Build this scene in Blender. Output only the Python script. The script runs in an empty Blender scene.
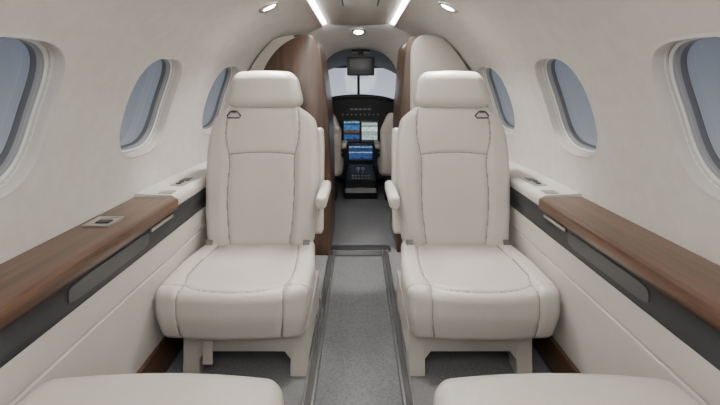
import bpy, math, random
import numpy as np
from mathutils import Vector, Matrix
random.seed(3)
C = bpy.context.scene.collection
CAMZ = 1.02
F = 425.0

# ------------------------------------------------------------------ materials
def new_mat(name):
    m = bpy.data.materials.new(name); m.use_nodes = True
    nt = m.node_tree; b = nt.nodes['Principled BSDF']
    return m, nt, b

def mat_basic(name, col, rough=.5, metal=0., var=.06, vscale=8., bump=.0, bscale=200., stretch=(1,1,1), spec=.5, lo=.3, hi=.7):
    m, nt, b = new_mat(name)
    tc = nt.nodes.new('ShaderNodeTexCoord'); mp = nt.nodes.new('ShaderNodeMapping')
    mp.inputs['Scale'].default_value = stretch
    nt.links.new(tc.outputs['Object'], mp.inputs['Vector'])
    n = nt.nodes.new('ShaderNodeTexNoise'); n.inputs['Scale'].default_value = vscale; n.inputs['Detail'].default_value = 6
    nt.links.new(mp.outputs['Vector'], n.inputs['Vector'])
    r = nt.nodes.new('ShaderNodeValToRGB')
    r.color_ramp.elements[0].position = lo; r.color_ramp.elements[1].position = hi
    r.color_ramp.elements[0].color = tuple(max(0, c*(1-var)) for c in col)+(1,)
    r.color_ramp.elements[1].color = tuple(min(1, c*(1+var)) for c in col)+(1,)
    nt.links.new(n.outputs['Fac'], r.inputs['Fac'])
    nt.links.new(r.outputs['Color'], b.inputs['Base Color'])
    b.inputs['Roughness'].default_value = rough; b.inputs['Metallic'].default_value = metal
    b.inputs['Specular IOR Level'].default_value = spec
    if bump > 0:
        n2 = nt.nodes.new('ShaderNodeTexNoise'); n2.inputs['Scale'].default_value = bscale; n2.inputs['Detail'].default_value = 3
        nt.links.new(mp.outputs['Vector'], n2.inputs['Vector'])
        bp = nt.nodes.new('ShaderNodeBump'); bp.inputs['Strength'].default_value = bump; bp.inputs['Distance'].default_value = .002
        nt.links.new(n2.outputs['Fac'], bp.inputs['Height']); nt.links.new(bp.outputs['Normal'], b.inputs['Normal'])
    return m

def mat_wood(name, stretch, c1=(.034,.017,.010), c2=(.125,.064,.037), rough=.32):
    m, nt, b = new_mat(name)
    tc = nt.nodes.new('ShaderNodeTexCoord'); mp = nt.nodes.new('ShaderNodeMapping')
    mp.inputs['Scale'].default_value = stretch
    nt.links.new(tc.outputs['Object'], mp.inputs['Vector'])
    n = nt.nodes.new('ShaderNodeTexNoise'); n.inputs['Scale'].default_value = 4; n.inputs['Detail'].default_value = 8; n.inputs['Roughness'].default_value = .7
    n.inputs['Distortion'].default_value = .35
    nt.links.new(mp.outputs['Vector'], n.inputs['Vector'])
    r = nt.nodes.new('ShaderNodeValToRGB')
    r.color_ramp.elements[0].position = .34; r.color_ramp.elements[1].position = .66
    r.color_ramp.elements[0].color = c1+(1,); r.color_ramp.elements[1].color = c2+(1,)
    e = r.color_ramp.elements.new(.5); e.color = tuple((a*.45+bb*.55) for a, bb in zip(c1, c2))+(1,)
    nt.links.new(n.outputs['Fac'], r.inputs['Fac']); nt.links.new(r.outputs['Color'], b.inputs['Base Color'])
    b.inputs['Roughness'].default_value = rough
    b.inputs['Coat Weight'].default_value = .2; b.inputs['Coat Roughness'].default_value = .22
    return m

def mat_emit(name, col, s):
    m, nt, b = new_mat(name)
    b.inputs['Base Color'].default_value = col+(1,)
    b.inputs['Emission Color'].default_value = col+(1,); b.inputs['Emission Strength'].default_value = s
    return m

def mat_glass(name, tint, gloss=.08):
    m = bpy.data.materials.new(name); m.use_nodes = True; nt = m.node_tree; nt.nodes.clear()
    o = nt.nodes.new('ShaderNodeOutputMaterial'); mx = nt.nodes.new('ShaderNodeMixShader')
    t = nt.nodes.new('ShaderNodeBsdfTransparent'); t.inputs['Color'].default_value = tint+(1,)
    g = nt.nodes.new('ShaderNodeBsdfGlossy'); g.inputs['Roughness'].default_value = .08
    mx.inputs[0].default_value = gloss
    nt.links.new(t.outputs[0], mx.inputs[1]); nt.links.new(g.outputs[0], mx.inputs[2]); nt.links.new(mx.outputs[0], o.inputs[0])
    return m

M = {}
M['leather'] = mat_basic('leather_cream', (.475,.447,.408), .36, var=.03, vscale=6, bump=.45, bscale=260)
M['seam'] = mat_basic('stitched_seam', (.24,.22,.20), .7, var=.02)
M['leather2'] = mat_basic('leather_plain', (.46,.432,.395), .45, var=.02, vscale=5, bump=.3, bscale=280)
M['wall'] = mat_basic('wall_ultrasuede', (.505,.485,.456), .8, var=.045, vscale=22, bump=.35, bscale=90)
M['ceil'] = mat_basic('ceiling_cream', (.61,.59,.56), .7, var=.012, vscale=6)
M['panel'] = mat_basic('sidewall_cream', (.51,.488,.455), .6, var=.02, vscale=10, bump=.2, bscale=200)
M['bezel'] = mat_basic('window_bezel', (.27,.28,.30), .4, var=.02)
M['trimring'] = mat_basic('window_trim_ring', (.64,.635,.625), .3, var=.02)
M['gasket'] = mat_basic('window_gasket', (.10,.11,.128), .4, var=.02)
M['wood_y'] = mat_wood('walnut_long', (13, .5, 13))
M['wood_z'] = mat_wood('walnut_vertical', (10, 10, .45), (.026,.014,.009), (.090,.047,.028))
M['carpet'] = mat_basic('carpet_grey', (.150,.155,.166), .95, var=.20, vscale=150, bump=1., bscale=500, spec=.1, lo=.36, hi=.64)
M['carpet2'] = mat_basic('carpet_grey_side', (.185,.189,.197), .95, var=.18, vscale=150, bump=1., bscale=500, spec=.1, lo=.36, hi=.64)
M['dark'] = mat_basic('charcoal_trim', (.027,.028,.032), .5, var=.08)
M['darkgrey'] = mat_basic('graphite_panel', (.045,.047,.053), .35, var=.05)
M['rail'] = mat_basic('rail_channel_grey', (.10,.102,.108), .4, metal=.4, var=.05)
M['cock'] = mat_basic('cockpit_charcoal', (.016,.018,.022), .6, var=.1)
M['cockl'] = mat_basic('cockpit_liner', (.06,.065,.075), .7, var=.1)
M['black'] = mat_basic('black_plastic', (.012,.012,.014), .35, var=.05)
M['metal'] = mat_basic('brushed_metal', (.60,.59,.57), .28, metal=1., var=.05, vscale=30, stretch=(1,20,1))
M['frame'] = mat_basic('painted_seat_frame', (.43,.405,.37), .4, var=.02)
M['strap'] = mat_basic('grey_webbing', (.13,.125,.12), .7, var=.1, vscale=60)
M['strip'] = mat_emit('light_strip_glow', (1., .965, .92), 68)
M['lamp'] = mat_emit('lamp_glow', (1., .94, .85), 60)
M['glass'] = mat_glass('cabin_glass', (.29,.305,.33), .06)
M['wglass'] = mat_glass('windshield_glass', (.95,.97,1.), .03)

def mat_display(name, kind):
    m, nt, b = new_mat(name)
    L = nt.links.new
    tc = nt.nodes.new('ShaderNodeTexCoord'); sp = nt.nodes.new('ShaderNodeSeparateXYZ'); L(tc.outputs['Generated'], sp.inputs[0])
    cb = nt.nodes.new('ShaderNodeCombineXYZ'); L(sp.outputs['X'], cb.inputs['X']); L(sp.outputs['Z'], cb.inputs['Y'])
    r = nt.nodes.new('ShaderNodeValToRGB'); r.color_ramp.interpolation = 'CONSTANT'
    bands = {'attitude': [(0,(.01,.02,.05)),(.14,(.03,.08,.20)),(.36,(.01,.015,.03)),(.44,(.10,.06,.03)),(.58,(.04,.14,.34)),(.84,(.01,.02,.05)),(.92,(.12,.35,.48))],
             'engine': [(0,(.02,.03,.04)),(.10,(.34,.42,.36)),(.32,(.22,.32,.30)),(.52,(.52,.60,.50)),(.74,(.05,.08,.09)),(.80,(.34,.44,.40)),(.94,(.02,.03,.04))],
             'map': [(0,(.01,.02,.06)),(.12,(.03,.07,.18)),(.48,(.28,.42,.56)),(.54,(.015,.04,.12)),(.82,(.2,.34,.46)),(.90,(.01,.02,.06))]}[kind]
    el = r.color_ramp.elements
    el[0].position = bands[0][0]; el[0].color = bands[0][1]+(1,)
    el[1].position = bands[1][0]; el[1].color = bands[1][1]+(1,)
    for p, c in bands[2:]:
        q = el.new(p); q.color = c+(1,)
    L(sp.outputs['Z'], r.inputs['Fac'])
    br = nt.nodes.new('ShaderNodeTexBrick'); br.inputs['Scale'].default_value = 5.0 if kind != 'map' else 6.0
    L(cb.outputs[0], br.inputs['Vector'])
    br.inputs['Color1'].default_value = (1,1,1,1); br.inputs['Color2'].default_value = (.12,.15,.2,1); br.inputs['Mortar'].default_value = (.04,.05,.08,1); br.inputs['Mortar Size'].default_value = .035
    mx = nt.nodes.new('ShaderNodeMix'); mx.data_type = 'RGBA'; mx.blend_type = 'MULTIPLY'; mx.inputs[0].default_value = .85 if kind != 'engine' else .6
    L(r.outputs['Color'], mx.inputs[6]); L(br.outputs['Color'], mx.inputs[7])
    L(mx.outputs[2], b.inputs['Emission Color']); b.inputs['Emission Strength'].default_value = 2.2
    b.inputs['Base Color'].default_value = (.01,.01,.012,1); b.inputs['Roughness'].default_value = .2
    return m
for k in ('attitude', 'engine', 'map'): M[k] = mat_display('display_'+k, k)

# ------------------------------------------------------------------ helpers
def mk(name, verts, faces, mat, parent=None, smooth=True, loc=(0,0,0), rot=(0,0,0), sharp=None, mi=None):
    me = bpy.data.meshes.new(name)
    me.from_pydata([tuple(map(float, v)) for v in verts], [], faces); me.update()
    if isinstance(mat, (list, tuple)):
        for q in mat: me.materials.append(q)
    else: me.materials.append(mat)
    if mi is not None: me.polygons.foreach_set('material_index', list(mi))
    import bmesh
    bm = bmesh.new(); bm.from_mesh(me); bmesh.ops.recalc_face_normals(bm, faces=bm.faces); bm.to_mesh(me); bm.free()
    if smooth:
        me.polygons.foreach_set('use_smooth', [True]*len(me.polygons))
        if sharp: me.set_sharp_from_angle(angle=math.radians(sharp))
    o = bpy.data.objects.new(name, me); C.objects.link(o)
    o.location = loc; o.rotation_euler = rot
    if parent: o.parent = parent
    return o

def empty(name, loc, label, category, rotz=0, group=None):
    e = bpy.data.objects.new(name, None); C.objects.link(e); e.empty_display_size = .1
    e.location = loc; e.rotation_euler = (0, 0, rotz)
    e['label'] = label; e['category'] = category
    if group: e['group'] = group
    return e

def struct(o, label=None):
    o['kind'] = 'structure'
    if label: o['label'] = label
    return o

def box_geo(c, s, bev=0.0, seg=2, mtx=None):
    import bmesh
    bm = bmesh.new(); bmesh.ops.create_cube(bm, size=1.)
    for v in bm.verts: v.co = Vector((v.co.x*s[0], v.co.y*s[1], v.co.z*s[2]))
    if bev > 0: bmesh.ops.bevel(bm, geom=list(bm.edges), offset=bev, segments=seg, affect='EDGES', profile=.6)
    bm.verts.ensure_lookup_table()
    vs = []
    for v in bm.verts:
        p = v.co.copy()
        if mtx is not None: p = mtx @ p
        vs.append(tuple(p + Vector(c)))
    fs = [[v.index for v in f.verts] for f in bm.faces]
    bm.free(); return vs, fs

def cyl_geo(p0, p1, r0, r1=None, n=20, cap=True):
    r1 = r0 if r1 is None else r1
    p0 = Vector(p0); p1 = Vector(p1); d = (p1-p0).normalized()
    a = d.orthogonal().normalized(); b = d.cross(a)
    vs = []; fs = []
    for p, r in ((p0, r0), (p1, r1)):
        for i in range(n):
            t = 2*math.pi*i/n; vs.append(tuple(p + a*math.cos(t)*r + b*math.sin(t)*r))
    for i in range(n):
        j = (i+1) % n; fs.append([i, j, n+j, n+i])
    if cap: fs.append(list(range(n))[::-1]); fs.append(list(range(n, 2*n)))
    return vs, fs

def join(*geos):
    V = []; Fc = []
    for v, f in geos:
        o = len(V); V += list(v); Fc += [[i+o for i in q] for q in f]
    return V, Fc

def tube_geo(pts, r, n=8, closed=False):
    pts = [Vector(p) for p in pts]; vs = []; fs = []; m = len(pts)
    up = None
    for i, p in enumerate(pts):
        a = pts[(i-1) % m] if (closed or i > 0) else p
        b = pts[(i+1) % m] if (closed or i < m-1) else p
        d = (b-a).normalized()
        if up is None: up = d.orthogonal().normalized()
        s = d.cross(up).normalized(); up = s.cross(d).normalized()
        for k in range(n):
            t = 2*math.pi*k/n; vs.append(tuple(p + (up*math.cos(t)+s*math.sin(t))*r))
    for i in range(m if closed else m-1):
        j = (i+1) % m
        for k in range(n):
            l = (k+1) % n; fs.append([i*n+k, i*n+l, j*n+l, j*n+k])
    if not closed: fs.append(list(range(n))[::-1]); fs.append([(m-1)*n+k for k in range(n)])
    return vs, fs

def cushion_geo(size, n, r, seams=(), gd=.005, gs=.005, puff=.006, ps=.03, deform=None, sw=.0020):
    """rounded upholstered block; seams are polylines on the box surface, pressed in as stitched grooves"""
    hx, hy, hz = [q/2 for q in size]; nx, ny, nz = n
    idx = {}; P = []
    def vid(i, j, k):
        key = (i, j, k)
        if key not in idx:
            idx[key] = len(P); P.append((-hx+2*hx*i/nx, -hy+2*hy*j/ny, -hz+2*hz*k/nz))
        return idx[key]
    fs = []
    for i in range(nx):
        for j in range(ny):
            for k in (0, nz): fs.append([vid(i,j,k), vid(i+1,j,k), vid(i+1,j+1,k), vid(i,j+1,k)])
    for i in range(nx):
        for k in range(nz):
            for j in (0, ny): fs.append([vid(i,j,k), vid(i+1,j,k), vid(i+1,j,k+1), vid(i,j,k+1)])
    for j in range(ny):
        for k in range(nz):
            for i in (0, nx): fs.append([vid(i,j,k), vid(i,j+1,k), vid(i,j+1,k+1), vid(i,j,k+1)])
    P = np.array(P); H = np.array([hx, hy, hz]); R = np.array(r if hasattr(r, '__len__') else (r, r, r))
    def rnd(Q):
        inner = np.clip(Q, -(H-R), H-R); d = (Q-inner)/R
        L = np.linalg.norm(d, axis=1, keepdims=True); L[L == 0] = 1
        dn = d/L
        return inner + dn*R, dn
    S, N = rnd(P); mi = None
    if seams:
        segs = []
        for s in seams:
            s = np.array(s, float); q = []
            for a, b in zip(s[:-1], s[1:]):
                m = max(2, int(np.linalg.norm(b-a)/.01))
                for t in np.linspace(0, 1, m, endpoint=False): q.append(a+(b-a)*t)
            q.append(s[-1]); q, _ = rnd(np.array(q))
            segs += list(zip(q[:-1], q[1:]))
        fa = np.array(fs); FC = S[fa].mean(axis=1)
        D = np.full(len(S), 1e9); DF = np.full(len(FC), 1e9)
        for a, b in segs:
            ab = b-a; L2 = ab@ab
            if L2 < 1e-12: continue
            for Q, DD in ((S, D), (FC, DF)):
                t = np.clip(((Q-a)@ab)/L2, 0, 1)
                d = np.linalg.norm(Q-(a+t[:, None]*ab), axis=1); np.minimum(DD, d, out=DD)
        disp = -gd*np.exp(-(D/gs)**2) + puff*(1-np.exp(-(D/ps)**2))
        S = S + N*disp[:, None]
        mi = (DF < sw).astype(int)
    if deform: S = deform(S)
    return [tuple(p) for p in S], fs, mi

def sm(a, b, x):
    t = np.clip((x-a)/(b-a), 0, 1); return t*t*(3-2*t)
def smooth_line(pts, m=6):
    P = [np.array(p, float) for p in pts]; P = [2*P[0]-P[1]]+P+[2*P[-1]-P[-2]]; out = []
    for i in range(1, len(P)-2):
        for t in np.linspace(0, 1, m, endpoint=False):
            a, b, c, d = P[i-1:i+3]
            out.append(.5*((2*b)+(-a+c)*t+(2*a-5*b+4*c-d)*t*t+(-a+3*b-3*c+d)*t**3))
    out.append(P[-2]); return np.array(out)

# ------------------------------------------------------------------ cabin cross-section
prof = [(.825,.56),(.825,.63),(.822,.70),(.812,.80),(.786,.92),(.742,1.04),(.682,1.15),(.595,1.26),(.48,1.35),(.37,1.41),(.295,1.440),(.262,1.453)]
PC = smooth_line(prof, 24); SL = np.concatenate([[0], np.cumsum(np.linalg.norm(np.diff(PC, axis=0), axis=1))]); LT = SL[-1]
def pxz(s): return np.interp(s, SL, PC[:, 0]), np.interp(s, SL, PC[:, 1])
def pnorm(s):
    x0, z0 = pxz(max(0, s-.01)); x1, z1 = pxz(min(LT, s+.01)); d = np.array([x1-x0, z1-z0]); d /= np.linalg.norm(d)
    return d[1], -d[0]
def taper(y): return 1 - .085*float(sm(1.7, 3.3, y))
def shell(y, s, off=0.):
    x, z = pxz(s); nx_, nz_ = pnorm(s); t = taper(y)
    return ((x+nx_*off)*(1-(1-t)*min(1, x/.5)*float(sm(.24, .45, x))), y, z+nz_*off)
def shell_x(z, y):
    x = float(np.interp(z, PC[:, 1], PC[:, 0])); return x*(1-(1-taper(y))*min(1, x/.5)*float(sm(.24, .45, x)))
s_c = float(np.interp(.945, PC[:, 1], SL))
cell_h = .42; ds = cell_h/14
rows = list(np.linspace(0, s_c-.21, 7)) + [s_c-.21+ds*i for i in range(1, 15)]
up_n = int((LT-(s_c+.21))/.03); rows += list(np.linspace(s_c+.21, LT, up_n+1))[1:]
R0 = 6; R1 = 20
ys = [-1.2+.03*i for i in range(int(round((3.15+1.2)/.03))+1)]
WIN = [.90, 1.59, 2.31]; HW, HH, EX = .176, .192, 3.0
def hole_pt(th, k=1.):
    c, s = math.cos(th), math.sin(th)
    q = (abs(c/HW)**EX + abs(s/HH)**EX)**(-1/EX)
    return c*q*k, s*q*k
def build_wall(side, name):
    sg = -1 if side == 'left' else 1
    V = []; Fc = []; idx = {}
    def gv(i, j):
        if (i, j) not in idx:
            idx[(i, j)] = len(V); x, y, z = shell(ys[i], rows[j]); V.append((sg*x, y, z))
        return idx[(i, j)]
    cells = [int(round((w-.21+1.2)/.03)) for w in WIN]; NW = 14
    for i in range(len(ys)-1):
        for j in range(len(rows)-1):
            if any(c <= i < c+NW for c in cells) and R0 <= j < R1: continue
            Fc.append([gv(i, j), gv(i+1, j), gv(i+1, j+1), gv(i, j+1)])
    for c, w in zip(cells, WIN):
        per = [(c+i, R0) for i in range(NW)] + [(c+NW, R0+j) for j in range(14)] + [(c+NW-i, R1) for i in range(NW)] + [(c, R1-j) for j in range(14)]
        prev = [gv(*p) for p in per]
        pc = [(ys[i]-w, rows[j]-s_c) for i, j in per]
        th = [math.atan2(q, p) for p, q in pc]
        rings = [(a, 0, 1) for a in (.25, .5, .75, .9)] + [(1, -.003, 1.005), (1, -.003, .993), (1, .0, .983), (1, .015, .968), (1, .034, .953), (1, .046, .94)]
        for a, off, k in rings:
            cur = []
            for (p, q), t in zip(pc, th):
                hx, hy = hole_pt(t, 1.02 if a < 1 else k)
                u = p+(hx-p)*a; v = q+(hy-q)*a
                x, y, z = shell(w+u, s_c+v, off); cur.append(len(V)); V.append((sg*x, y, z))
            m = len(per)
            for k2 in range(m):
                l = (k2+1) % m; Fc.append([prev[k2], prev[l], cur[l], cur[k2]])
            prev = cur
    return struct(mk(name, V, Fc, M['wall'], sharp=40), 'cream suede-covered curved cabin sidewall with oval windows')
build_wall('left', 'wall_left'); build_wall('right', 'wall_right')

wn = 0
for sg in (-1, 1):
    for w in WIN:
        wn += 1
        V = []; Fc = []; N = 96; mats = []
        prof_r = [(.958, .024), (.955, .036), (.930, .032), (.898, .036), (.892, .042), (.878, .044), (.872, .052), (.862, .060), (.853, .066)]
        mr = [0, 0, 0, 2, 2, 2, 1, 1]
        for k, off in prof_r:
            for a in range(N):
                u, v = hole_pt(2*math.pi*a/N, k); x, y, z = shell(w+u, s_c+v, off); V.append((sg*x, y, z))
        for r_ in range(len(prof_r)-1):
            for a in range(N):
                b = (a+1) % N; Fc.append([r_*N+a, r_*N+b, (r_+1)*N+b, (r_+1)*N+a]); mats.append(mr[r_])
        o = mk('window_%d' % wn, V, Fc, [M['trimring'], M['gasket'], M['bezel']], mi=mats, sharp=40); struct(o, 'oval cabin window with grey bezel and tinted pane')
        V = []; Fc = []; K = 8
        for q in range(K):
            for a in range(N):
                u, v = hole_pt(2*math.pi*a/N, .87*(1-q/K)); x, y, z = shell(w+u, s_c+v, .065); V.append((sg*x, y, z))
        for q in range(K-1):
            for a in range(N):
                b = (a+1) % N; Fc.append([q*N+a, q*N+b, (q+1)*N+b, (q+1)*N+a])
        V.append((sg*shell(w, s_c, .065)[0], w, shell(w, s_c, .065)[2])); c = len(V)-1
        for a in range(N): Fc.append([(K-1)*N+a, (K-1)*N+(a+1) % N, c])
        mk('window_pane', V, Fc, M['glass'], parent=o)

# ceiling centre panel
V = []; Fc = []; nx = 24; yy = [-1.2+.145*i for i in range(31)]
for y in yy:
    for i in range(nx+1):
        x = -.236+.472*i/nx; V.append((x, y, 1.466+.008*abs(x/.236)**5))
for j in range(len(yy)-1):
    for i in range(nx):
        a = j*(nx+1)+i; Fc.append([a, a+1, a+nx+2, a+nx+1])
struct(mk('ceiling', V, Fc, M['ceil']), 'smooth cream cabin ceiling panel')
for sg in (-1, 1):
    V, Fc = [], []
    pts = [(.264,1.451),(.262,1.466),(.258,1.477),(.249,1.481),(.240,1.479),(.234,1.473)]
    for y in (-1.2, 3.15):
        for x, z in pts: V.append((sg*x, y, z))
    m = len(pts)
    for i in range(m-1): Fc.append([i, i+1, m+i+1, m+i])
    struct(mk('trim_%d' % (1 if sg < 0 else 2), V, Fc, M['ceil']), 'cream light cove channel')
    v, f = box_geo((sg*.249, .975, 1.473), (.012, 4.3, .012), .003)
    o = mk('light_strip', v, f, M['strip'], smooth=False)
    o['label'] = 'long recessed warm white strip light along the ceiling'; o['category'] = 'light'; o['group'] = 'ceiling strip lights'
e = empty('ceiling_vent', (0.01, 2.24, 1.466), 'flat dark-edged rectangular vent plate on the cabin ceiling', 'vent')
v, f = box_geo((0,0,0), (.2,.26,.012), .003); mk('vent_frame', v, f, M['dark'], e, sharp=40)
v, f = box_geo((0,0,-.007), (.18,.23,.006), .002); mk('vent_cover', v, f, M['ceil'], e, sharp=40)

def downlight(loc, nrm, r=.032):
    n = Vector(nrm).normalized(); e = empty('ceiling_downlight', loc, 'small round recessed ceiling downlight with metal rim', 'light', group='round ceiling downlights')
    e.rotation_euler = n.to_track_quat('Z', 'Y').to_euler()
    V = []; Fc = []; N = 32; pr = [(r*1.5, -.002), (r*1.5, .005), (r*1.25, .012), (r, .007), (r*.93, -.001)]
    for rr, h in pr:
        for a in range(N): t = 2*math.pi*a/N; V.append((rr*math.cos(t), rr*math.sin(t), h))
    for q in range(len(pr)-1):
        for a in range(N):
            b = (a+1) % N; Fc.append([q*N+a, q*N+b, (q+1)*N+b, (q+1)*N+a])
    mk('rim', V, Fc, M['metal'], e)
    v, f = cyl_geo((0,0,-.004), (0,0,.004), r*.95, n=32); mk('lens', v, f, M['lamp'], e, smooth=False)
for sg in (-1, 1):
    s_ = float(np.interp(-.42, -PC[:, 0], SL)); x, y, z = shell(1.98, s_); a, b = pnorm(s_)
    downlight((sg*x, 1.98, z), (-sg*a, 0, -b), .034)

# ------------------------------------------------------------------ floor
v, f = box_geo((0, .7, -.055), (.30, 3.86, .05), 0)
struct(mk('floor', v, f, M['carpet'], smooth=False), 'grey carpeted sunken aisle floor')
k = 0
for sg in (-1, 1):
    k += 1
    v, f = box_geo((sg*.432, .7, -.04), (.576, 3.86, .08), 0)
    struct(mk('floor_side' if k == 1 else 'floor_side.001', v, f, M['carpet2'], smooth=False), 'light grey carpeted raised floor under the seats')
    v, f = join(box_geo((sg*.149, .7, .002), (.006, 3.84, .014), .002), box_geo((sg*.177, .7, .004), (.006, 3.84, .012), .002))
    struct(mk('trim_%d' % (2+k), v, f, M['metal'], sharp=40), 'thin brushed metal aisle edging')
    v, f = box_geo((sg*.163, .7, .001), (.024, 3.84, .006), .001)
    struct(mk('trim_%d' % (4+k), v, f, M['rail'], sharp=40), 'dark grey aisle edge channel')
v, f = box_geo((0, 3.95, -.045), (1.5, 2.6, .05), 0)
struct(mk('floor_cockpit', v, f, M['carpet'], smooth=False), 'grey carpet floor towards the flight deck')
v, f = join(box_geo((0, 2.66, -.012), (.40, .09, .03), .004))
struct(mk('trim_7', v, f, M['dark'], sharp=40), 'dark threshold strip across the aisle')
v, f = join(box_geo((0, 2.608, -.010), (.40, .010, .03), .003))
struct(mk('trim_8', v, f, M['metal'], sharp=40), 'metal edging on the aisle threshold')

v, f = box_geo((0, -1.22, .75), (1.7, .04, 1.55), 0)
struct(mk('wall_back', v, f, M['wall'], smooth=False), 'cream aft cabin wall')

# ------------------------------------------------------------------ lower sidewalls, baseboards, consoles
def extrude_y(poly, y0, y1, closed=True, n=1, fn=None):
    m = len(poly); V = []; Fc = []
    for q in range(n+1):
        y = y0+(y1-y0)*q/n
        for x, z in poly:
            if fn: x = fn(x, y)
            V.append((x, y, z))
    for q in range(n):
        for i in range(m if closed else m-1):
            j = (i+1) % m; Fc.append([q*m+i, q*m+j, (q+1)*m+j, (q+1)*m+i])
    if closed: Fc.append(list(range(m))[::-1]); Fc.append([n*m+i for i in range(m)])
    return V, Fc
YE = 2.53
for sg, nm in ((-1, 'left'), (1, 'right')):
    poly = [(.674,.486),(.678,.404),(.685,.400),(.685,.395),(.6795,.391),(.694,.12),(.694,.0),(.72,.0),(.72,.486)]
    v, f = extrude_y([(sg*x, z) for x, z in poly], -1.2, YE)
    struct(mk('wall_%s_lower' % nm, v, f, M['panel'], smooth=False), 'cream lower cabin side panel with a horizontal seam')
    v, f = box_geo((sg*.688, .665, .062), (.014, 3.72, .120), .003)
    struct(mk('baseboard_%s' % nm, v, f, M['wood_y'], sharp=40), 'dark walnut baseboard along the cabin side')
    e = empty('side_console', (sg*.67, 0, .45), 'long cabin side ledge with walnut armrest top and charcoal side band', 'console', group='cabin side ledges')
    def loc(vs): return [(x-sg*.67, y, z-.45) for x, y, z in vs]
    tf = lambda x, y: x if abs(x) < .8 else x*taper(y)
    v, f = extrude_y([(sg*x, z) for x, z in [(.674,.568),(.679,.548),(.679,.508),(.672,.490),(.676,.484),(.70,.484),(.70,.568)]], -1.2, YE)
    mk('side_band', loc(v), f, M['dark'], e, sharp=60)
    v, f = extrude_y([(sg*x, z) for x, z in [(.690,.568),(.690,.585),(.818,.585),(.818,.568)]], -1.2, 1.56)
    mk('ledge_core', loc(v), f, M['dark'], e, smooth=False)
    rp = [(.677,.568),(.672,.59),(.676,.605),(.684,.613),(.695,.615),(.78,.617),(.822,.620),(.822,.568)]
    v, f = extrude_y([(sg*x, z) for x, z in rp], 1.565, YE, n=14, fn=tf)
    mk('ledge_end', loc(v), f, M['panel'], e, sharp=35)
    rp = [(.670,.562),(.662,.567),(.659,.576),(.659,.596),(.662,.604),(.669,.608),(.68,.609),(.75,.609),(.822,.609),(.822,.562)]
    v, f = extrude_y([(sg*x, z) for x, z in rp], -1.2, 1.555)
    mk('armrest_top', loc(v), f, M['wood_y'], e, sharp=35)
    v, f = box_geo((sg*.674, 1.46, .548), (.008, .16, .012), .002)
    mk('hinge_cover', loc(v), f, M['metal'], e, sharp=40)['label'] = 'brushed metal table hinge cover'
    pts = []
    for i in range(48):
        t = 2*math.pi*i/48; c_, s_ = math.cos(t), math.sin(t)
        pts.append((1.18+.19*math.copysign(abs(c_)**(2/6), c_), .526+.022*math.copysign(abs(s_)**(2/6), s_)))
    V = [(sg*.6745, y, z) for y, z in pts]+[(sg*.681, y, z) for y, z in pts]
    Fc = [[i, (i+1) % 48, 48+(i+1) % 48, 48+i] for i in range(48)]+[list(range(48))[::-1], list(range(48, 96))]
    mk('pocket_door', loc(V), Fc, M['darkgrey'], e, sharp=40)['label'] = 'graphite grey pocket door'
    v, f = box_geo((sg*.728, 1.77, .618), (.055, .14, .006), .002)
    mk('control_panel', loc(v), f, M['metal'], e, sharp=40)
    v, f = box_geo((sg*.728, 1.80, .6205), (.038, .06, .004), .001)
    mk('control_screen', loc(v), f, M['black'], e, sharp=40)
    for i in range(2):
        v, f = cyl_geo((sg*.728, 1.72+.028*i, .62), (sg*.728, 1.72+.028*i, .6245), .010, n=16)
        mk('control_button', loc(v), f, M['dark'], e, sharp=40)
    v, f = box_geo((sg*.72, 1.60, .617), (.05, .045, .005), .002)
    mk('outlet_cover', loc(v), f, M['metal'], e, sharp=40)
    if sg < 0:
        v, f = join(box_geo((sg*.725, 1.27, .611), (.010, .085, .008), .002), box_geo((sg*.795, 1.27, .611), (.010, .085, .008), .002),
                    box_geo((sg*.760, 1.232, .611), (.078, .010, .008), .002), box_geo((sg*.760, 1.308, .611), (.078, .010, .008), .002))
        mk('latch_plate', loc(v), f, M['metal'], e, sharp=40)['label'] = 'square metal latch frame'
        v, f = box_geo((sg*.760, 1.27, .6095), (.064, .07, .003), .001)
        mk('latch_recess', loc(v), f, M['metal'], e, sharp=40)
        v, f = box_geo((sg*.760, 1.27, .6125), (.040, .026, .005), .002)
        mk('latch_button', loc(v), f, M['dark'], e, sharp=40)

# ------------------------------------------------------------------ partitions
def sm_poly(pts, m=6): return [tuple(p) for p in smooth_line(pts, m)]
def prism(pts, y0, y1, sg, bev=.0):
    A = [(x, z) for x, z in pts]; m = len(A); V = []; Fc = []
    cx = sum(p[0] for p in A)/m; cz = sum(p[1] for p in A)/m
    rings = [(y0, bev), (y0+bev*.3, bev*.35), (y0+bev, 0), (y1, 0)] if bev > 0 else [(y0, 0), (y1, 0)]
    for y, ins in rings:
        for i, (x, z) in enumerate(A):
            xm = min(x, shell_x(max(z, .57), y)*.985)
            a = A[i-1]; b = A[(i+1) % m]; d = Vector((b[0]-a[0], b[1]-a[1]))
            if d.length > 0: d.normalize()
            nx_, nz_ = d.y, -d.x
            if (x-cx)*nx_+(z-cz)*nz_ < 0: nx_, nz_ = -nx_, -nz_
            V.append((sg*(xm-nx_*ins), y, z-nz_*ins))
    R_ = len(rings)
    for r_ in range(R_-1):
        for i in range(m):
            j = (i+1) % m; Fc.append([r_*m+i, r_*m+j, (r_+1)*m+j, (r_+1)*m+i])
    Fc.append(list(range(m))[::-1]); Fc.append([(R_-1)*m+i for i in range(m)])
    return V, Fc
def rel(vs, e): return [(x-e.location.x, y-e.location.y, z-e.location.z) for x, y, z in vs]
e = empty('forward_cabinet', (-.45, 2.6, 0), 'tall walnut-faced cabinet with cream padded edge behind the seat', 'cabinet')
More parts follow.
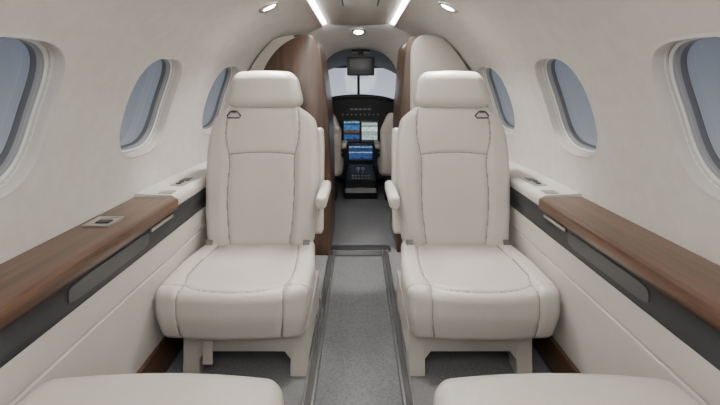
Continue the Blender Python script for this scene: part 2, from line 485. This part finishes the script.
wood = sm_poly([(.165,.0),(.167,.4),(.178,.81),(.20,1.02),(.225,1.19),(.245,1.27),(.275,1.31),(.33,1.318),(.42,1.285),(.50,1.22),(.565,1.12),(.60,1.0),(.62,.8),(.63,.4),(.63,0)])
body = sm_poly([(.17,.0),(.172,.4),(.183,.81),(.205,1.02),(.23,1.19),(.26,1.30),(.33,1.325),(.46,1.31),(.57,1.26),(.66,1.17),(.72,1.05),(.75,.9),(.76,.6),(.73,.4),(.70,0)])
edge = sm_poly([(.36,.0),(.36,.6),(.36,1.2),(.38,1.30),(.42,1.322),(.50,1.305),(.60,1.245),(.68,1.15),(.73,1.03),(.76,.88),(.76,.6),(.73,.4),(.70,0)])
v, f = prism(body, 2.60, 3.08, -1); mk('body', rel(v, e), f, M['wood_z'], e, sharp=40)
v, f = prism(edge, 2.565, 2.60, -1, .015); mk('padded_edge', rel(v, e), f, M['leather2'], e, sharp=40)
v, f = prism(wood, 2.54, 2.57, -1, .006); mk('front_panel', rel(v, e), f, M['wood_z'], e, sharp=40)
e = empty('closet_partition', (.45, 2.6, 0), 'tall cream partition with walnut edge beside the doorway', 'partition')
bodyr = sm_poly([(.235,.0),(.238,.4),(.252,.81),(.268,1.02),(.282,1.19),(.295,1.28),(.34,1.318),(.46,1.31),(.57,1.26),(.66,1.17),(.72,1.05),(.75,.9),(.76,.6),(.73,.4),(.70,0)])
padr = sm_poly([(.315,.0),(.315,.5),(.315,1.0),(.318,1.20),(.33,1.27),(.365,1.312),(.43,1.325),(.53,1.295),(.62,1.235),(.69,1.14),(.73,1.03),(.76,.88),(.76,.6),(.73,.4),(.70,0)])
v, f = prism(bodyr, 2.59, 3.08, 1, .006); mk('body', rel(v, e), f, M['wood_z'], e, sharp=40)
v, f = prism(padr, 2.54, 2.59, 1, .022); mk('padded_panel', rel(v, e), f, M['leather2'], e, sharp=40)

def arch(hw, top, cz, n, N=48):
    pts = [(-hw, -.03), (-hw, cz*.5)]
    for i in range(N+1):
        t = math.pi*(1-i/N); c, s_ = math.cos(t), math.sin(t)
        pts.append((hw*math.copysign(abs(c)**(2/n), c), cz+(top-cz)*abs(s_)**(2/n)))
    pts += [(hw, cz*.5), (hw, -.03)]; return pts
rings = [(3.13, arch(.80, 1.50, .80, 2.3)), (3.14, arch(.72, 1.485, .80, 2.4)), (3.25, arch(.62, 1.455, .82, 2.4)), (3.4, arch(.50, 1.40, .85, 2.5)), (3.55, arch(.385, 1.345, .88, 2.7)), (3.60, arch(.35, 1.325, .88, 2.8)), (3.63, arch(.355, 1.33, .88, 2.8)), (3.64, arch(.75, 1.5, .8, 2.5))]
V = []; Fc = []; m = len(rings[0][1])
for y, P_ in rings:
    for x, z in P_: V.append((x, y, z))
for q in range(len(rings)-1):
    for i in range(m-1): Fc.append([q*m+i, q*m+i+1, (q+1)*m+i+1, (q+1)*m+i])
struct(mk('wall_front', V, Fc, M['ceil'], sharp=50), 'cream sloping bulkhead with an arched opening to the flight deck')
downlight((0, 3.30, 1.434), (0, -.35, -1), .036)

# ------------------------------------------------------------------ seats
BW, BH, BT = .488, .62, .12
def interp_w(z, h):
    return np.interp((z+h/2)/h, [0, .08, .25, .5, .68, .80, .88, .94, .975, 1.], [.90, .93, .975, 1.0, .995, .975, .95, .92, .895, .86])
def def_back(S):
    x, y, z = S[:, 0].copy(), S[:, 1].copy(), S[:, 2].copy()
    w = interp_w(z, BH); fr = sm(.02, -.045, y)
    nxx = np.abs(x)/(BW/2)
    y2 = y - fr*.016*sm(.56, .72, nxx)*(1-.8*sm(.06, .28, z)) + fr*.004*(1-sm(0, .5, nxx))
    y2 += .03*(1-np.cos(np.clip((z+.1)/.4, -1, 1)*1.2))*.4
    z2 = z - .035*sm(.62, 1.0, nxx)*sm(.12, .31, z) + .006*(1-nxx**2)*sm(.2, .31, z)
    return np.stack([x*w, y2, z2], 1)
fy = -BT/2
bs = []
for sg in (-1, 1):
    bs.append(smooth_line([(sg*.138, fy, -.31), (sg*.147, fy, -.1), (sg*.142, fy, .05), (sg*.148, fy, .105), (sg*.164, fy, .17), (sg*.170, fy, .25), (sg*.17, fy, .31)], 5))
    bs.append([(sg*BW/2, fy+.026, -.31), (sg*BW/2, fy+.026, .31)])
bs.append([(-.146, fy, .095), (-.07, fy, .103), (0, fy, .105), (.07, fy, .103), (.146, fy, .095)])
G_back = cushion_geo((BW, BT, BH), (170, 26, 200), (.028, .034, .040), bs, gd=.0055, gs=.0038, puff=.0030, ps=.013, deform=def_back, sw=.0019)
HWD, HHT, HTH = .345, .162, .12
def def_head(S):
    x, y, z = S.T.copy(); k = 1-.16*sm(-.075, .085, z)
    return np.stack([x*k, y - .006*np.cos(z/.0875*1.4)*(y < 0), z + .008*(1-(x/.17)**2)*(z > 0)], 1)
G_head = cushion_geo((HWD, HTH, HHT), (80, 26, 48), (.050, .038, .046), deform=def_head)
CW, CD, CH = .512, .47, .17
def def_cush(S):
    x, y, z = S.T.copy(); nxx = np.abs(x)/(CW/2); fr = sm(-.05, -.22, y); tp = sm(0, .08, z)
    z2 = z + tp*(.011*sm(.66, .78, nxx)*(1-.3*fr) - .003*(1-nxx**2)) + fr*(.004)*tp
    w = 1-.09*sm(-.05, .235, y)
    w = w*(1-.06*sm(.02, -.09, z))
    y2 = y - .022*(1-nxx**2)*sm(-.13, -.23, y) + .020*sm(.02, -.09, z)*fr
    return np.stack([x*w, y2, z2], 1)
tz = CH/2; cf = -CD/2; hw_ = CW/2
cs = []
for sg in (-1, 1):
    cs.append([(sg*.182, .235, tz), (sg*.187, .0, tz), (sg*.187, -.12, tz), (sg*.172, -.178, tz)])
    cs.append([(sg*.172, -.178, tz), (sg*.195, -.196, tz), (sg*hw_, -.20, tz), (sg*hw_, -.20, tz-.11)])
    cs.append([(sg*.172, -.178, tz), (sg*.176, cf, tz), (sg*.178, cf, -tz)])
cs.append(smooth_line([(-.172, -.178, tz), (-.13, -.200, tz), (-.07, -.210, tz), (0, -.213, tz), (.07, -.210, tz), (.13, -.200, tz), (.172, -.178, tz)], 3))
G_cush = cushion_geo((CW, CD, CH), (170, 156, 56), (.030, .036, .030), cs, gd=.0055, gs=.0038, puff=.003, ps=.013, deform=def_cush, sw=.0019)
def def_cush2(S):
    x, y, z = S.T.copy(); nxx = np.abs(x)/.27; fr = sm(-.05, -.24, y)
    return np.stack([x*(1-.03*fr), y + .018*fr*nxx**2, z - .005*nxx**2*(z > 0)], 1)
G_cush2 = cushion_geo((.525, CD, CH), (80, 70, 30), (.042, .050, .036), deform=def_cush2)
G_arm = cushion_geo((.044, .30, .052), (16, 50, 18), .018)
def def_wing(S):
    x, y, z = S.T.copy(); return np.stack([x*(1-.15*sm(.15, .26, z)), y, z], 1)
G_wing = cushion_geo((.070, .08, .48), (16, 18, 80), (.012, .018, .016), deform=def_wing)
def frame_geo():
    return join(box_geo((0, .22, .135), (.40, .42, .05), .008), box_geo((0, .010, .112), (.43, .035, .058), .005), box_geo((0, .42, .125), (.42, .035, .05), .006))
def leg_geo(sg):
    yz = [(-.008,.165),(-.008,.045),(-.012,.035),(-.012,.0),(.06,.0),(.062,.020),(.075,.028),(.34,.028),(.365,.020),(.37,.0),(.46,.0),(.46,.165)]
    V = []; m = len(yz)
    for k_, (x, ins) in enumerate(((.160, .003), (.163, 0), (.214, 0), (.217, .003))):
        for y, z in yz:
            V.append((sg*x, y+(ins if y < .2 else -ins), z))
    Fc = []
    for r_ in range(3): Fc += [[r_*m+i, r_*m+(i+1) % m, (r_+1)*m+(i+1) % m, (r_+1)*m+i] for i in range(m)]
    Fc += [list(range(m))[::-1], [3*m+i for i in range(m)]]
    g = ([(sg*.162, -.006, .09), (sg*.162, -.006, .055), (sg*.135, -.006, .09), (sg*.162, .03, .09), (sg*.162, .03, .055), (sg*.135, .03, .09)], [[0,1,2],[3,5,4],[0,3,4,1],[1,4,5,2],[0,2,5,3]])
    return join((V, Fc), g)
meshes = {}
def part(name, key, geo, mat, parent, loc=(0,0,0), rot=(0,0,0), sharp=None, smooth=True):
    if key in meshes:
        o = bpy.data.objects.new(name, meshes[key]); C.objects.link(o); o.parent = parent; o.location = loc; o.rotation_euler = rot; return o
    g = geo() if callable(geo) else geo
    mi = g[2] if len(g) > 2 else None
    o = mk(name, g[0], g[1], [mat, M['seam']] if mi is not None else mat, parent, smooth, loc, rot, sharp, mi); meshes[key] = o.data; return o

def make_seat(x, y0, face, recline, label, aisle, handle=False, lift=0., arm=(.278, .30, .560), piv=.375, plain=False):
    """seat local frame: sits facing -Y, origin on floor below the front legs; aisle=+1/-1 local side of the armrest"""
    e = empty('passenger_seat', (x, y0, 0), label, 'seat', rotz=0 if face < 0 else math.pi, group='cream leather cabin seats')
    if plain: part('seat_cushion', 'cush2', G_cush2, M['leather'], e, (0, .14, .25+lift))
    else: part('seat_cushion', 'cush', G_cush, M['leather'], e, (0, .14, .25+lift))
    pv = Vector((0, piv, .285)); Rm = Matrix.Rotation(-recline, 4, 'X')
    def onback(p): return tuple(pv + (Rm @ Vector(p)))
    part('backrest', 'back', G_back, M['leather'], e, onback((0, 0, .33)), (-recline, 0, 0))
    part('headrest', 'head', G_head, M['leather'], e, onback((0, -.012, .712)), (-recline, 0, 0))
    part('side_wing', 'wing', G_wing, M['leather2'], e, onback((aisle*.228, .075, .305)), (-recline, 0, 0))
    part('armrest', 'arm', G_arm, M['leather2'], e, (aisle*arm[0], arm[1], arm[2]))
    bx = aisle*.026
    part('base_frame', 'frame', frame_geo, M['frame'], e, (bx, 0, 0), sharp=40)
    for sg in (-1, 1): part('leg', 'leg%d' % sg, lambda: leg_geo(sg), M['frame'], e, (bx, 0, 0), sharp=30)
    if lift > 0:
        part('riser', 'riser', box_geo((0, .18, .21), (.36, .34, .12), .01), M['frame'], e, (bx, 0, 0), sharp=40)
    def hg():
        return join(tube_geo([(-.030, 0, -.004), (-.014, 0, .014), (.014, 0, .014), (.030, 0, -.004), (.024, -.006, -.014), (-.024, -.006, -.014)], .0032, 8, True),
                    box_geo((0, -.002, .014), (.022, .008, .010), .002))
    part('harness_guide', 'hg', hg, M['dark'], e, onback((-aisle*.128, -.062, .600)), (-recline, 0, 0))
    for sg in (-1, 1):
        def bk(): return join(box_geo((0,0,0), (.028, .010, .032), .003), box_geo((0, .002, -.02), (.020, .006, .03), .002))
        part('belt_buckle', 'bk', bk, M['strap'], e, (sg*.205, .290, .352+lift), (-.3, 0, 0), sharp=40)
    if handle:
        def hd(): return join(box_geo((0, -.004, -.02), (.034, .008, .10), .003), box_geo((0, -.006, -.062), (.036, .012, .014), .003))
        part('release_handle', 'hd', hd, M['leather2'], e, (-.10, -.014, .118), sharp=40)
    return e
make_seat(-.425, 1.50, -1, math.radians(7), 'cream leather cabin seat facing aft, beside the walnut cabinet', 1, True)
make_seat(.420, 1.50, -1, math.radians(7), 'cream leather cabin seat facing aft, beside the cream partition', -1)
make_seat(-.404, .81, 1, math.radians(34), 'cream leather cabin seat facing forward, opposite its pair', -1, lift=.092, arm=(.290, .34, .36), piv=.40, plain=True)
make_seat(.404, .81, 1, math.radians(34), 'cream leather cabin seat facing forward, opposite its pair', 1, lift=.092, arm=(.290, .34, .36), piv=.40, plain=True)

# ------------------------------------------------------------------ cockpit
def pilot_seat(x, ais):
    e = empty('pilot_seat', (x, 3.72, -.02), 'cream and dark pilot seat seen from behind in the flight deck', 'seat', group='pilot seats')
    g = cushion_geo((.42, .10, .54), (40, 10, 50), .045, [[(-.21, -.05, .1), (.21, -.05, .1)]], deform=lambda S: np.stack([S[:, 0]*(1-.25*sm(.1, .27, S[:, 2])), S[:, 1], S[:, 2]], 1))
    part('backrest', 'pb', g, M['leather2'], e, (0, 0, .52))
    g = cushion_geo((.44, .36, .13), (40, 40, 12), .045, [[(-.15, -.22, .065), (-.15, .22, .065)]])
    part('seat_cushion', 'pc', g, M['leather2'], e, (0, .2, .30))
    g = cushion_geo((.20, .07, .15), (24, 10, 16), .03)
    part('headrest', 'ph', g, M['cockl'], e, (0, .0, .855))
    v, f = join(box_geo((0, .2, .13), (.34, .30, .24), .02)); part('seat_pedestal', 'pp', (v, f), M['cock'], e, sharp=40)
    g = cushion_geo((.05, .28, .05), (10, 30, 10), .02)
    part('armrest', 'pa', g, M['leather2'], e, (ais*.235, .16, .50))
pilot_seat(-.366, 1); pilot_seat(.405, -1)

V = []; Fc = []; rr = [(3.66, arch(.70, 1.36, .75, 2.4)), (4.2, arch(.66, 1.33, .75, 2.4)), (4.75, arch(.60, 1.24, .75, 2.4))]
m = len(rr[0][1])
for y, P_ in rr:
    for x, z in P_: V.append((x, y, z))
for q in range(2):
    for i in range(m-1): Fc.append([q*m+i, q*m+i+1, (q+1)*m+i+1, (q+1)*m+i])
struct(mk('ceiling_cockpit', V, Fc, M['cockl']), 'dark grey flight deck lining')
fy_ = 4.78
g = [box_geo((0, fy_, 1.31), (1.5, .04, .20), .01), box_geo((0, fy_, .40), (1.5, .04, .92), .01), box_geo((-.72, fy_, 1.0), (.26, .04, .5), .01), box_geo((.72, fy_, 1.0), (.26, .04, .5), .01), box_geo((0, fy_, 1.02), (.030, .045, .4), .008)]
v, f = join(*g); wf = struct(mk('window_7', v, f, M['cock'], sharp=40), 'two-pane flight deck windshield in a dark frame')
for sg in (-1, 1):
    v, f = box_geo((sg*.30, fy_, 1.03), (.57, .008, .38), 0)
    mk('windshield_pane', v, f, M['wglass'], wf, smooth=False)

e = empty('instrument_panel', (0, 4.4, .0), 'black flight deck instrument panel with three lit screens', 'instrument panel')
V = []; Fc = []
prof_p = [(-.60,.05),(-.60,.60)]+[tuple(p) for p in smooth_line([(-.57,.72),(-.45,.82),(-.25,.885),(0,.905),(.25,.885),(.45,.82),(.57,.72)], 4)]+[(.60,.60),(.60,.05)]
for y in (0.0, .30):
    for x, z in prof_p: V.append((x, y, z))
m = len(prof_p)
for i in range(m): Fc.append([i, (i+1) % m, m+(i+1) % m, m+i])
Fc += [list(range(m))[::-1], [m+i for i in range(m)]]
mk('panel_body', V, Fc, M['cock'], e, smooth=False)
v, f = tube_geo([(x, -.03, z) for x, z in prof_p[2:-2]], .020, 10); mk('glareshield', v, f, M['black'], e)
for (cx, cz, w, h, kd) in ((-.070, .540, .170, .22, 'attitude'), (.114, .540, .170, .22, 'engine'), (.022, .325, .250, .170, 'map')):
    v, f = box_geo((cx, -.012, cz), (w+.014, .022, h+.018), .004); d = mk('display', v, f, M['black'], e, sharp=40)
    v, f = box_geo((cx, -.025, cz), (w-.010, .003, h-.012), 0); s_ = mk('screen', v, f, M[kd], d, smooth=False)
    s_['label'] = 'lit avionics screen'
gk = cyl_geo((0, 0, 0), (0, -.02, 0), .008, n=14)
for i in range(9): part('knob', 'kn', gk, M['bezel'], e, (-.16+.045*i, -.001, .715), sharp=40)
for i in range(5):
    part('knob', 'kn', gk, M['bezel'], e, (-.175, -.001, .40-.04*i)); part('knob', 'kn', gk, M['bezel'], e, (.215, -.001, .40-.04*i))
gb = box_geo((0, 0, 0), (.034, .012, .018), .003)
for i in range(5): part('annunciator_button', 'ab', gb, M['bezel'], e, (-.07+.045*i, -.006, .77), sharp=40)

e = empty('center_pedestal', (.02, 4.12, -.02), 'black centre pedestal with twin thrust levers', 'pedestal')
V = []; m = 7
yz = [(-.24, 0), (-.26, .06), (-.24, .10), (-.14, .15), (.06, .20), (.19, .235), (.19, 0)]
for k_, (x, ins) in enumerate(((-.15, .012), (-.138, 0), (.138, 0), (.15, .012))):
    for y, z in yz: V.append((x, y, max(0, z-ins)))
Fc = []
for r_ in range(3): Fc += [[r_*m+i, r_*m+(i+1) % m, (r_+1)*m+(i+1) % m, (r_+1)*m+i] for i in range(m)]
Fc += [list(range(m))[::-1], [3*m+i for i in range(m)]]
mk('body', V, Fc, M['black'], e, smooth=False)
for xx in (-.022, .022):
    v, f = join(cyl_geo((xx, .0, .18), (xx, -.02, .225), .006, n=10), box_geo((xx, -.023, .235), (.034, .03, .024), .008)); mk('thrust_lever', v, f, M['bezel'], e, sharp=40)
gb = box_geo((0, 0, 0), (.02, .02, .008), .002)
for i in range(6):
    for j in range(2): part('pedestal_button', 'pbn', gb, M['bezel'], e, (-.075+.03*i, -.11+.05*j, .160+.0125*j), sharp=40)

e = empty('overhead_compass_unit', (.02, 3.9, 1.19), 'black boxy compass unit hanging under the flight deck ceiling', 'instrument')
v, f = box_geo((0, 0, 0), (.25, .05, .17), .015, 3); mk('housing', v, f, M['black'], e, sharp=40)
v, f = box_geo((0, -.024, .005), (.19, .008, .11), .004); mk('face', v, f, M['darkgrey'], e, sharp=40)
v, f = join(box_geo((0, 0, .10), (.05, .03, .07), .005), box_geo((0, 0, .14), (.16, .06, .02), .005)); mk('mounting_bracket', v, f, M['black'], e, sharp=40)

# ------------------------------------------------------------------ light
w = bpy.data.worlds.new('world'); bpy.context.scene.world = w; w.use_nodes = True
nt = w.node_tree; bg = nt.nodes['Background']; bg.inputs[1].default_value = 1.0
tc = nt.nodes.new('ShaderNodeTexCoord'); sp = nt.nodes.new('ShaderNodeSeparateXYZ'); rp_ = nt.nodes.new('ShaderNodeValToRGB')
mr_ = nt.nodes.new('ShaderNodeMapRange'); mr_.inputs[1].default_value = -.3; mr_.inputs[2].default_value = .3
nt.links.new(tc.outputs['Generated'], sp.inputs[0]); nt.links.new(sp.outputs['Z'], mr_.inputs[0]); nt.links.new(mr_.outputs[0], rp_.inputs[0])
rp_.color_ramp.elements[0].position = .28; rp_.color_ramp.elements[0].color = (1.0, 1.02, 1.05, 1)
rp_.color_ramp.elements[1].position = .75; rp_.color_ramp.elements[1].color = (.30, .36, .47, 1)
nt.links.new(rp_.outputs[0], bg.inputs[0])
def area(name, loc, size, sy, energy, rot, col=(1,.975,.945)):
    l = bpy.data.lights.new(name, 'AREA'); l.shape = 'RECTANGLE'; l.size = size; l.size_y = sy; l.energy = energy; l.color = col
    o = bpy.data.objects.new(name, l); C.objects.link(o); o.location = loc; o.rotation_euler = rot; return o
area('aft_fill_light', (0, -1.0, 1.1), 1.1, .6, 12, (math.radians(80), 0, 0))  # added front fill behind the camera, not a cabin fixture
area('overhead_fill_aft', (0, -.3, 1.45), .4, 1.2, 9, (0, 0, 0))  # added soft overhead fill aft of the camera, no fixture here
for sg in (-1, 1):
    l = bpy.data.lights.new('downlight_spot', 'SPOT'); l.energy = 42; l.spot_size = 1.9; l.spot_blend = .8; l.shadow_soft_size = .03; l.color = (1,.95,.88)
    o = bpy.data.objects.new('downlight_spot', l); C.objects.link(o); o.location = (sg*.405, 1.97, 1.36); o.rotation_euler = (0, 0, 0)
l = bpy.data.lights.new('vestibule_spot', 'SPOT'); l.energy = 4; l.spot_size = 2.2; l.spot_blend = .8; l.shadow_soft_size = .03; l.color = (1,.95,.89)
o = bpy.data.objects.new('vestibule_spot', l); C.objects.link(o); o.location = (0, 3.28, 1.40)

# ------------------------------------------------------------------ camera
cd = bpy.data.cameras.new('camera'); cam = bpy.data.objects.new('camera', cd); C.objects.link(cam)
cd.sensor_width = 36; cd.lens = 36*F/720; cd.clip_start = .02
cam.location = (0, 0, CAMZ); cam.rotation_euler = (math.radians(90), 0, 0)
cd.shift_x = 1.5/720; cd.shift_y = -(202.5-85)/720
bpy.context.scene.camera = cam
